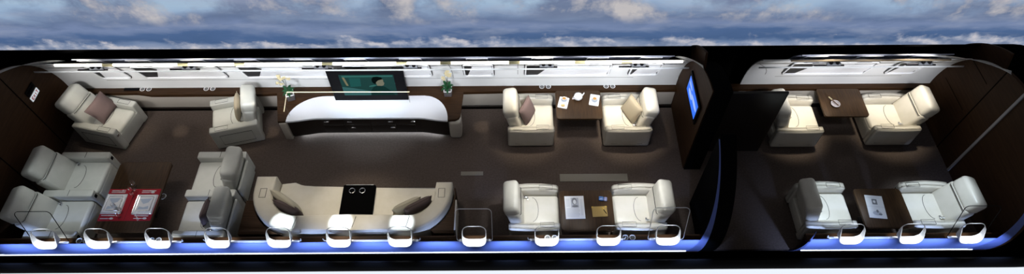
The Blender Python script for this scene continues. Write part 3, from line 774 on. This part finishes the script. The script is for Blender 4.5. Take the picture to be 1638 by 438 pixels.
# ================================================================== TABLES
def table(name, label, cx, cy, w, d, z=.57, rad=.06, py=0.0):
    t = thing(name, label, 'table', (cx, cy, 0))
    b = NB(); prism(b, rrect(w, d, rad), z - .04, z, .008); top = finish(b, 'tabletop', 'tablewood', t)
    b = NB(); prism(b, rrect(w - .12, d - .12, rad), z - .055, z - .04); finish(b, 'apron', 'dark', t)
    b = NB(); rbox(b, (0, py, (z - .055) / 2 + .01), (.16, .16, z - .075), .03); finish(b, 'pedestal', 'dark', t)
    b = NB(); rbox(b, (0, py * .9, .015), (.36, .24, .03), .01); finish(b, 'foot', 'dark', t)
    return t
t1 = table('dining_table', 'dark walnut dining table carrying the red placemat between the twin seats', -6.73, 5.80, .95, 1.44, .60, .07)
b = NB(); tube(b, [(.50 + .055 * math.cos(a), 0.0 + .055 * math.sin(a), .575) for a in [2 * PI * k / 20 for k in range(20)]], .008, 6, True); finish(b, 'cup_ring', 'chrome', t1)
b = NB(); tube(b, [(x, y, .6005) for x, y in ((-.33, .33), (-.35, .22), (.34, .22), (.36, .38))], .003, 5); finish(b, 'leaf_seam', 'seam', t1)
table('tea_table', 'walnut table with teapot and cups between two armchairs at the far wall', 1.315, 7.83, .90, .70, .57, .05, .22)
table('side_table', 'dark walnut table carrying the newspaper between two near armchairs', 1.305, 5.475, .93, .80, .57, .07)
table('side_table', 'walnut table carrying the round dish at the far wall of the aft cabin', 6.50, 7.845, .86, .69, .57, .05, .22)
table('side_table', 'dark walnut table carrying the open magazine in the aft cabin', 6.505, 5.485, .84, .78, .57, .06)

# ---- dining table setting
ZT = .602
o = NB(); prism(o, rrect(.92, .64, .01), 0, .004); mt = finish(o, 'placemat', 'red', None, loc=(-6.74, 5.62, ZT + .001)); tag(mt, 'wide red cloth placemat under the plates on the dining table', 'placemat')
b = NB(); tube(b, [(-.0, -.31, .0045), (.0, .31, .0045)], .002, 5); finish(b, 'stitch', 'seam', mt)
def plate_set(label, loc):
    t = thing('plate', label, 'plate', loc, 0, 'square plates on the red placemat')
    b = NB(); prism(b, rrect(.36, .40, .02), 0, .008); prism(b, rrect(.33, .37, .02), .008, .014); finish(b, 'charger', 'china', t, smooth=False)
    b = NB(); prism(b, rrect(.27, .31, .015), .014, .022); sm = finish(b, 'square_dish', 'china', t, smooth=False)
    b = NB(); tube(b, [(x, y, .023) for x, y in rrect(.25, .29, .012, 2)], .005, 5, True); finish(b, 'rim', 'chrome', sm)
    b = NB(); tube(b, [(x, y, .015) for x, y in rrect(.345, .385, .012, 2)], .004, 5, True); finish(b, 'charger_rim', 'chrome', sm)
    for pts in ([(-.10, .10), (.10, .11), (.06, .03), (-.02, .0), (-.07, .05)], [(-.10, -.11), (.09, -.10), (.08, -.04), (.0, -.07), (-.08, -.05)]):
        b = NB(); prism(b, pts, .022, .0235); finish(b, 'painted_motif', 'plateblue', sm, smooth=False)
    return t
plate_set('left square white plate with a blue grey motif on the red placemat', (-7.02, 5.635, ZT + .0055))
plate_set('right square white plate with a blue grey motif on the red placemat', (-6.47, 5.62, ZT + .0055))
def cutlery(kind, loc, rz, label):
    t = thing(kind, label, 'cutlery', loc, rz, 'cutlery on the red placemat')
    b = NB(); rbox(b, (-.06, 0, .004), (.13, .014, .007), .003); finish(b, 'handle', 'silver', t)
    b = NB()
    if kind == 'knife': prism(b, [(.0, -.009), (.11, -.010), (.125, .004), (.0, .009)], .002, .006); nm = 'blade'
    elif kind == 'fork':
        rbox(b, (.03, 0, .004), (.06, .010, .005), .002); rbox(b, (.065, 0, .004), (.02, .032, .005), .002)
        for y in (-.012, 0, .012): rbox(b, (.095, y, .004), (.05, .005, .004), .001)
        nm = 'tines'
    else:
        rbox(b, (.02, 0, .004), (.05, .009, .005), .002); prism(b, [(.04 + .032 + .034 * math.cos(a), .019 * math.sin(a)) for a in [2 * PI * k / 16 for k in range(16)]], .002, .008); nm = 'bowl'
    finish(b, nm, 'silver', t)
z = ZT + .004
cutlery('fork', (-7.02, 5.905, z), 0, 'fork lying behind the left plate')
cutlery('knife', (-7.02, 5.872, z), 0, 'knife lying behind the left plate, just below the fork')
cutlery('knife', (-6.48, 5.90, z), 0, 'knife lying behind the right plate, farther row')
cutlery('spoon', (-6.48, 5.865, z), 0, 'spoon lying behind the right plate, nearer row')
cutlery('knife', (-7.04, 5.405, z), 0, 'knife lying in front of the left plate, farther row')
cutlery('spoon', (-7.04, 5.345, z), 0, 'spoon lying in front of the left plate, nearer row')
cutlery('fork', (-6.56, 5.40, z), -.9, 'fork lying crosswise in front of the right plate')
cutlery('knife', (-6.46, 5.395, z), 0, 'knife lying in front of the right plate, farther row')
cutlery('spoon', (-6.46, 5.345, z), 0, 'spoon lying in front of the right plate, nearer row')
def wineglass(label, loc, s=1.0):
    b = NB()
    lathe(b, [(.032 * s, 0), (.030 * s, .003), (.005, .008), (.004, .07 * s), (.02 * s, .085 * s), (.036 * s, .11 * s), (.038 * s, .14 * s), (.032 * s, .175 * s), (.030 * s, .175 * s), (.035 * s, .14 * s), (.033 * s, .112 * s), (.002, .09 * s)], (0, 0, 0), 18, False)
    o = finish(b, 'wine_glass', 'glass', None, loc=loc); tag(o, label, 'glass', 'glasses on the dining table')
for x, y, s, l in ((-6.76, 5.99, 1, 'clear wine glass standing behind the placemat'), (-6.78, 5.885, .9, 'clear wine glass on the placemat top edge between the plates'), (-6.695, 5.87, .8, 'clear small glass behind the right plate corner'),
                   (-6.72, 5.79, .75, 'clear small glass between the plates near the right plate'), (-6.93, 5.53, .9, 'clear wine glass standing over the left plate'), (-6.82, 5.47, .8, 'clear glass in front of the left plate right corner'), (-6.83, 5.37, .8, 'clear glass at the placemat near edge')):
    wineglass(l, (x, y, ZT + .004 if abs(x + 6.93) > .01 else ZT + .028), s)
# ---- tea table setting
def tray(label, loc, rz, food):
    t = thing('tray', label, 'tray', loc, rz, 'white trays on the tea table')
    b = NB(); prism(b, rrect(.19, .27, .015), 0, .008); prism(b, rrect(.19, .27, .015), .008, .016); finish(b, 'base', 'china', t, smooth=False)
    return t
tray('white rectangular tray carrying a cup and pastry, left on the tea table', (1.015, 7.87, .57), R_(-14), True)
tray('white rectangular tray carrying a cup, right on the tea table', (1.63, 7.93, .57), R_(-12), False)
def cup(label, loc):
    t = thing('tea_cup', label, 'cup', loc, .6, 'tea cups on trays')
    b = NB(); lathe(b, [(.058, 0), (.062, .008), (.03, .004), (.0, .004)], (0, 0, 0), 20, False); finish(b, 'saucer', mat('grey_china', (.40, .44, .50), .3), t)
    b = NB(); lathe(b, [(.022, .008), (.036, .03), (.042, .06), (.038, .06), (.032, .03), (.0, .02)], (0, 0, 0), 20, False); finish(b, 'body', 'china', t)
    b = NB(); lathe(b, [(.0, .052), (.038, .052)], (0, 0, 0), 20, False); finish(b, 'tea', 'tea', t)
    b = NB(); tube(b, [(.040, 0, .05), (.062, 0, .045), (.062, 0, .028), (.038, 0, .022)], .005, 6); finish(b, 'handle', 'china', t)
cup('white tea cup on the left tray of the tea table', (1.03, 7.93, .586)); cup('white tea cup on the right tray of the tea table', (1.63, 7.92, .586))
b = NB(); rbox(b, (0, 0, .018), (.075, .05, .036), .016, 4); o = finish(b, 'pastry', 'pastry', None, loc=(1.00, 7.785, .586)); tag(o, 'golden pastry on the left tray of the tea table', 'pastry')
t = thing('teapot', 'round white teapot in the middle of the tea table', 'teapot', (1.31, 7.98, .57), R_(25))
b = NB(); lathe(b, [(.045, 0), (.075, .02), (.088, .06), (.078, .10), (.045, .125), (.04, .128)], (0, 0, 0), 24); finish(b, 'body', 'china', t)
b = NB(); lathe(b, [(.046, .124), (.03, .138), (.008, .142), (.014, .155), (.004, .165)], (0, 0, 0), 18); finish(b, 'lid', 'china', t)
b = NB(); tube(b, [(.078, 0, .05), (.11, 0, .07), (.13, 0, .11)], [.02, .014, .010], 10); finish(b, 'spout', 'china', t)
b = NB(); tube(b, [(-.075, 0, .095), (-.12, 0, .10), (-.13, 0, .06), (-.08, 0, .04)], .008, 8); finish(b, 'handle', 'china', t)
# ---- newspaper table
def sheet(name, label, cat, loc, rz, w, d, marks, th=.006):
    b = NB(); prism(b, [(-w / 2, -d / 2), (w / 2, -d / 2), (w / 2, d / 2), (-w / 2, d / 2)], 0, th); o = finish(b, name, 'paper', None, loc=loc, rot=(0, 0, rz), smooth=False); tag(o, label, cat)
    for nm, x0, y0, x1, y1, m in marks:
        q = NB(); prism(q, [(x0 * w, y0 * d), (x1 * w, y0 * d), (x1 * w, y1 * d), (x0 * w, y1 * d)], th, th + .0008); finish(q, nm, m, o, smooth=False)
    return o
lines = [('text_line', -.42, -.40 + .055 * k, .25 if k % 3 else .20, -.385 + .055 * k, 'ink2') for k in range(7)] + [('text_line', .30, -.35 + .055 * k, .40, -.335 + .055 * k, 'ink2') for k in range(13)] + [('text_line', -.44, .05 + .06 * k, -.24, .065 + .06 * k, 'ink2') for k in range(6)]
nw = sheet('newspaper', 'folded white newspaper with a grey portrait photo on the dark table', 'newspaper', (1.095, 5.53, .57), R_(1), .34, .45, lines + [('photo', -.18, -.02, .22, .42, 'ink2')], .010)
def blob(parent, x, y, a, c, z, m, nm):
    b = NB(); t_ = bmesh.new(); bmesh.ops.create_circle(t_, cap_ends=True, segments=18, radius=1)
    for v in t_.verts: v.co = Vector((x + v.co.x * a, y + v.co.y * c, z))
    merge(b, t_); finish(b, nm, m, parent, smooth=False)
blob(nw, .0, .12, .045, .07, .0115, 'ink', 'photo_hair'); blob(nw, .005, .105, .028, .045, .012, 'paper', 'photo_face'); blob(nw, .01, .02, .055, .022, .0115, 'ink', 'photo_shoulders')
ct = thing('sunglasses_case', 'small blue case on the dark table above the tan notepad', 'case', (1.60, 5.69, .57), R_(-6))
b = NB(); rbox(b, (-.03, 0, .02), (.085, .085, .04), .016, 4); finish(b, 'case_half', 'bluecase', ct)
b = NB(); rbox(b, (.045, -.003, .018), (.06, .08, .036), .014, 4); finish(b, 'case_half', mat('lilac_case', (.22, .24, .42), .3), ct)
np_ = thing('notepad', 'tan notepad on the dark table with a pen on it', 'notepad', (1.525, 5.44, .57), R_(2))
b = NB(); rbox(b, (0, 0, .008), (.265, .205, .016), .004); finish(b, 'cover', 'tan', np_)
for sx in (-1, 1):
    b = NB(); prism(b, [(sx * .1325, .1025), (sx * .10, .1025), (sx * .1325, .07)], .016, .0175); finish(b, 'corner', 'yellow', np_, smooth=False)
pn = thing('pen', 'black and yellow pen lying on the tan notepad', 'pen', (1.605, 5.455, .595), R_(-62))
b = NB(); tube(b, [(-.02, 0, 0), (.065, 0, 0), (.078, 0, 0)], [.008, .008, .002], 8); finish(b, 'barrel', 'plastic', pn)
b = NB(); tube(b, [(-.07, 0, 0), (-.02, 0, 0)], .008, 8); finish(b, 'cap', 'yellow', pn)
# ---- aft tables
mg = sheet('magazine', 'open white magazine with two pictures on the aft dark table', 'magazine', (6.375, 5.505, .57), R_(-6), .30, .45,
           [('fold', -.5, -.004, .5, .004, 'ink2'), ('photo', -.15, .10, .14, .34, 'ink'), ('text_line', -.4, .40, .35, .41, 'ink2')], .008)
blob(mg, -.005, .10, .022, .028, .0095, 'paper', 'photo_face')
blob(mg, .0, -.13, .075, .045, .009, 'ink2', 'picture'); blob(mg, .01, -.09, .02, .03, .0095, 'ink', 'picture_detail'); blob(mg, .05, -.15, .03, .02, .0095, 'ink', 'picture_detail')
ds = thing('dish', 'round pale metal dish with a yellow-tipped cigar across it on the aft far table', 'dish', (6.335, 7.785, .57), 0)
b = NB(); lathe(b, [(.06, 0), (.085, .02), (.09, .04), (.078, .04), (.066, .022), (.0, .02)], (0, 0, 0), 24, False); finish(b, 'bowl', mat('brushed_steel', (.62, .58, .60), .4, metal=.6), ds)
b = NB(); tube(b, [(.05, -.04, .032), (-.05, .09, .048)], .010, 8); cg = finish(b, 'stick', mat('brown_stick', (.16, .10, .07), .6), ds)
b = NB(); tube(b, [(-.05, .09, .048), (-.10, .155, .056)], .012, 8); finish(b, 'tip', 'cream', cg)

# ================================================================== PLANTS ON THE LEDGE
def orchid(label, loc, rz, leanx):
    t = thing('potted_orchid', label, 'plant', loc, rz, 'orchids on the credenza ledge')
    b = NB(); rbox(b, (0, 0, .075), (.15, .15, .15), .01); pt = finish(b, 'pot', mat('grey_pot', (.10, .09, .095), .4), t)
    b = NB()
    for s in (-1, 1): rbox(b, (s * .072, 0, .155), (.016, .16, .02), .003); rbox(b, (0, s * .072, .155), (.16, .016, .02), .003)
    finish(b, 'rim', 'china', pt)
    for k in range(7):
        a = 2 * PI * k / 7 + .3; b = NB(); L_ = .13 + .03 * (k % 3); pts = []
        A = []; B = []
        for i in range(7):
            u = i / 6; w = .028 * math.sin(PI * min(u * .9 + .1, 1)) + .002; r = L_ * u; zz = .16 + .09 * math.sin(u * PI * .75)
            c = Vector((r * math.cos(a), r * math.sin(a), zz)); s = Vector((-math.sin(a), math.cos(a), 0)) * w
            A.append(b.verts.new(c + s)); B.append(b.verts.new(c - s))
        for i in range(6): b.faces.new((A[i], B[i], B[i + 1], A[i + 1]))
        bmesh.ops.solidify(b, geom=b.faces[:], thickness=.004); finish(b, 'leaf', 'leaf', t)
    random.seed(int(loc[0] * 100))
    for k, (dx, hh) in enumerate(((leanx, .58), (leanx * .2 + .06, .50), (leanx - .05, .40))):
        b = NB(); pts = [(0, 0, .15), (dx * .2, .01, .15 + hh * .5), (dx * .7, .0, .15 + hh * .9), (dx, -.03, .15 + hh)]
        tube(b, pts, .0045, 6); st = finish(b, 'stem', 'stem', t)
        for q in range(2 if k else 3):
            c = Vector(pts[3]) + Vector((random.uniform(-.03, .05), -.01, -.055 * q)); b = NB()
            for p in range(5):
                a = 2 * PI * p / 5 + random.random(); m_ = bmesh.new(); bmesh.ops.create_uvsphere(m_, u_segments=8, v_segments=5, radius=1)
                for v in m_.verts:
                    v.co = Vector((v.co.x * .024, v.co.y * .008, v.co.z * .018)); v.co = v.co + Vector((.022, 0, 0)); v.co = Matrix.Rotation(a, 3, 'Y') @ v.co + c
                merge(b, m_)
            finish(b, 'blossom', 'cream', st)
    return t
orchid('cream orchid in a square pot at the left end of the credenza', (-4.36, 8.02, .585), .3, -.05)
orchid('cream orchid in a square pot at the right end of the credenza', (-1.26, 8.10, .585), 0, .03)

# ================================================================== CUP HOLDERS IN THE LEDGES
def cup_holder(label, loc):
    b = NB(); lathe(b, [(.048, 0), (.053, .008), (.045, .010), (.040, .002), (.0, .002)], (0, 0, 0), 18, False); o = finish(b, 'cup_holder', 'silver', None, loc=loc); tag(o, label, 'cup holder', 'cup holders in the ledges')
    b = NB(); lathe(b, [(.0, .0035), (.040, .0035)], (0, 0, 0), 16, False); finish(b, 'well', mat('grey_well', (.13, .13, .13), .5), o)
for x, s in ((-7.34, 'behind the mauve cushion armchair'), (-6.06, 'left of the taupe cushion armchair'), (.67, 'behind the armchair with the plum cushion'), (1.96, 'behind the armchair with the beige cushion')):
    for d, w in ((-.065, 'left'), (.065, 'right')):
        cup_holder('%s cup holder of the far ledge pair %s' % (w, s), (x + d, 8.285, .57))
for x, s in ((-7.32, 'beside the left twin seats'), (-6.09, 'right of the dining table'), (.655, 'below the newspaper table left armchair'), (1.98, 'below the newspaper table right armchair')):
    for d, w in ((-.06, 'left'), (.06, 'right')):
        cup_holder('%s cup holder of the near ledge pair %s' % (w, s), (x + d, 4.935, .58))
b = NB(); rbox(b, (0, 0, .008), (.30, .07, .016), .005); o = finish(b, 'control_panel', 'plastic', None, loc=(-7.62, 8.28, .57)); tag(o, 'black control panel in the far ledge left of the cup holders', 'control panel')
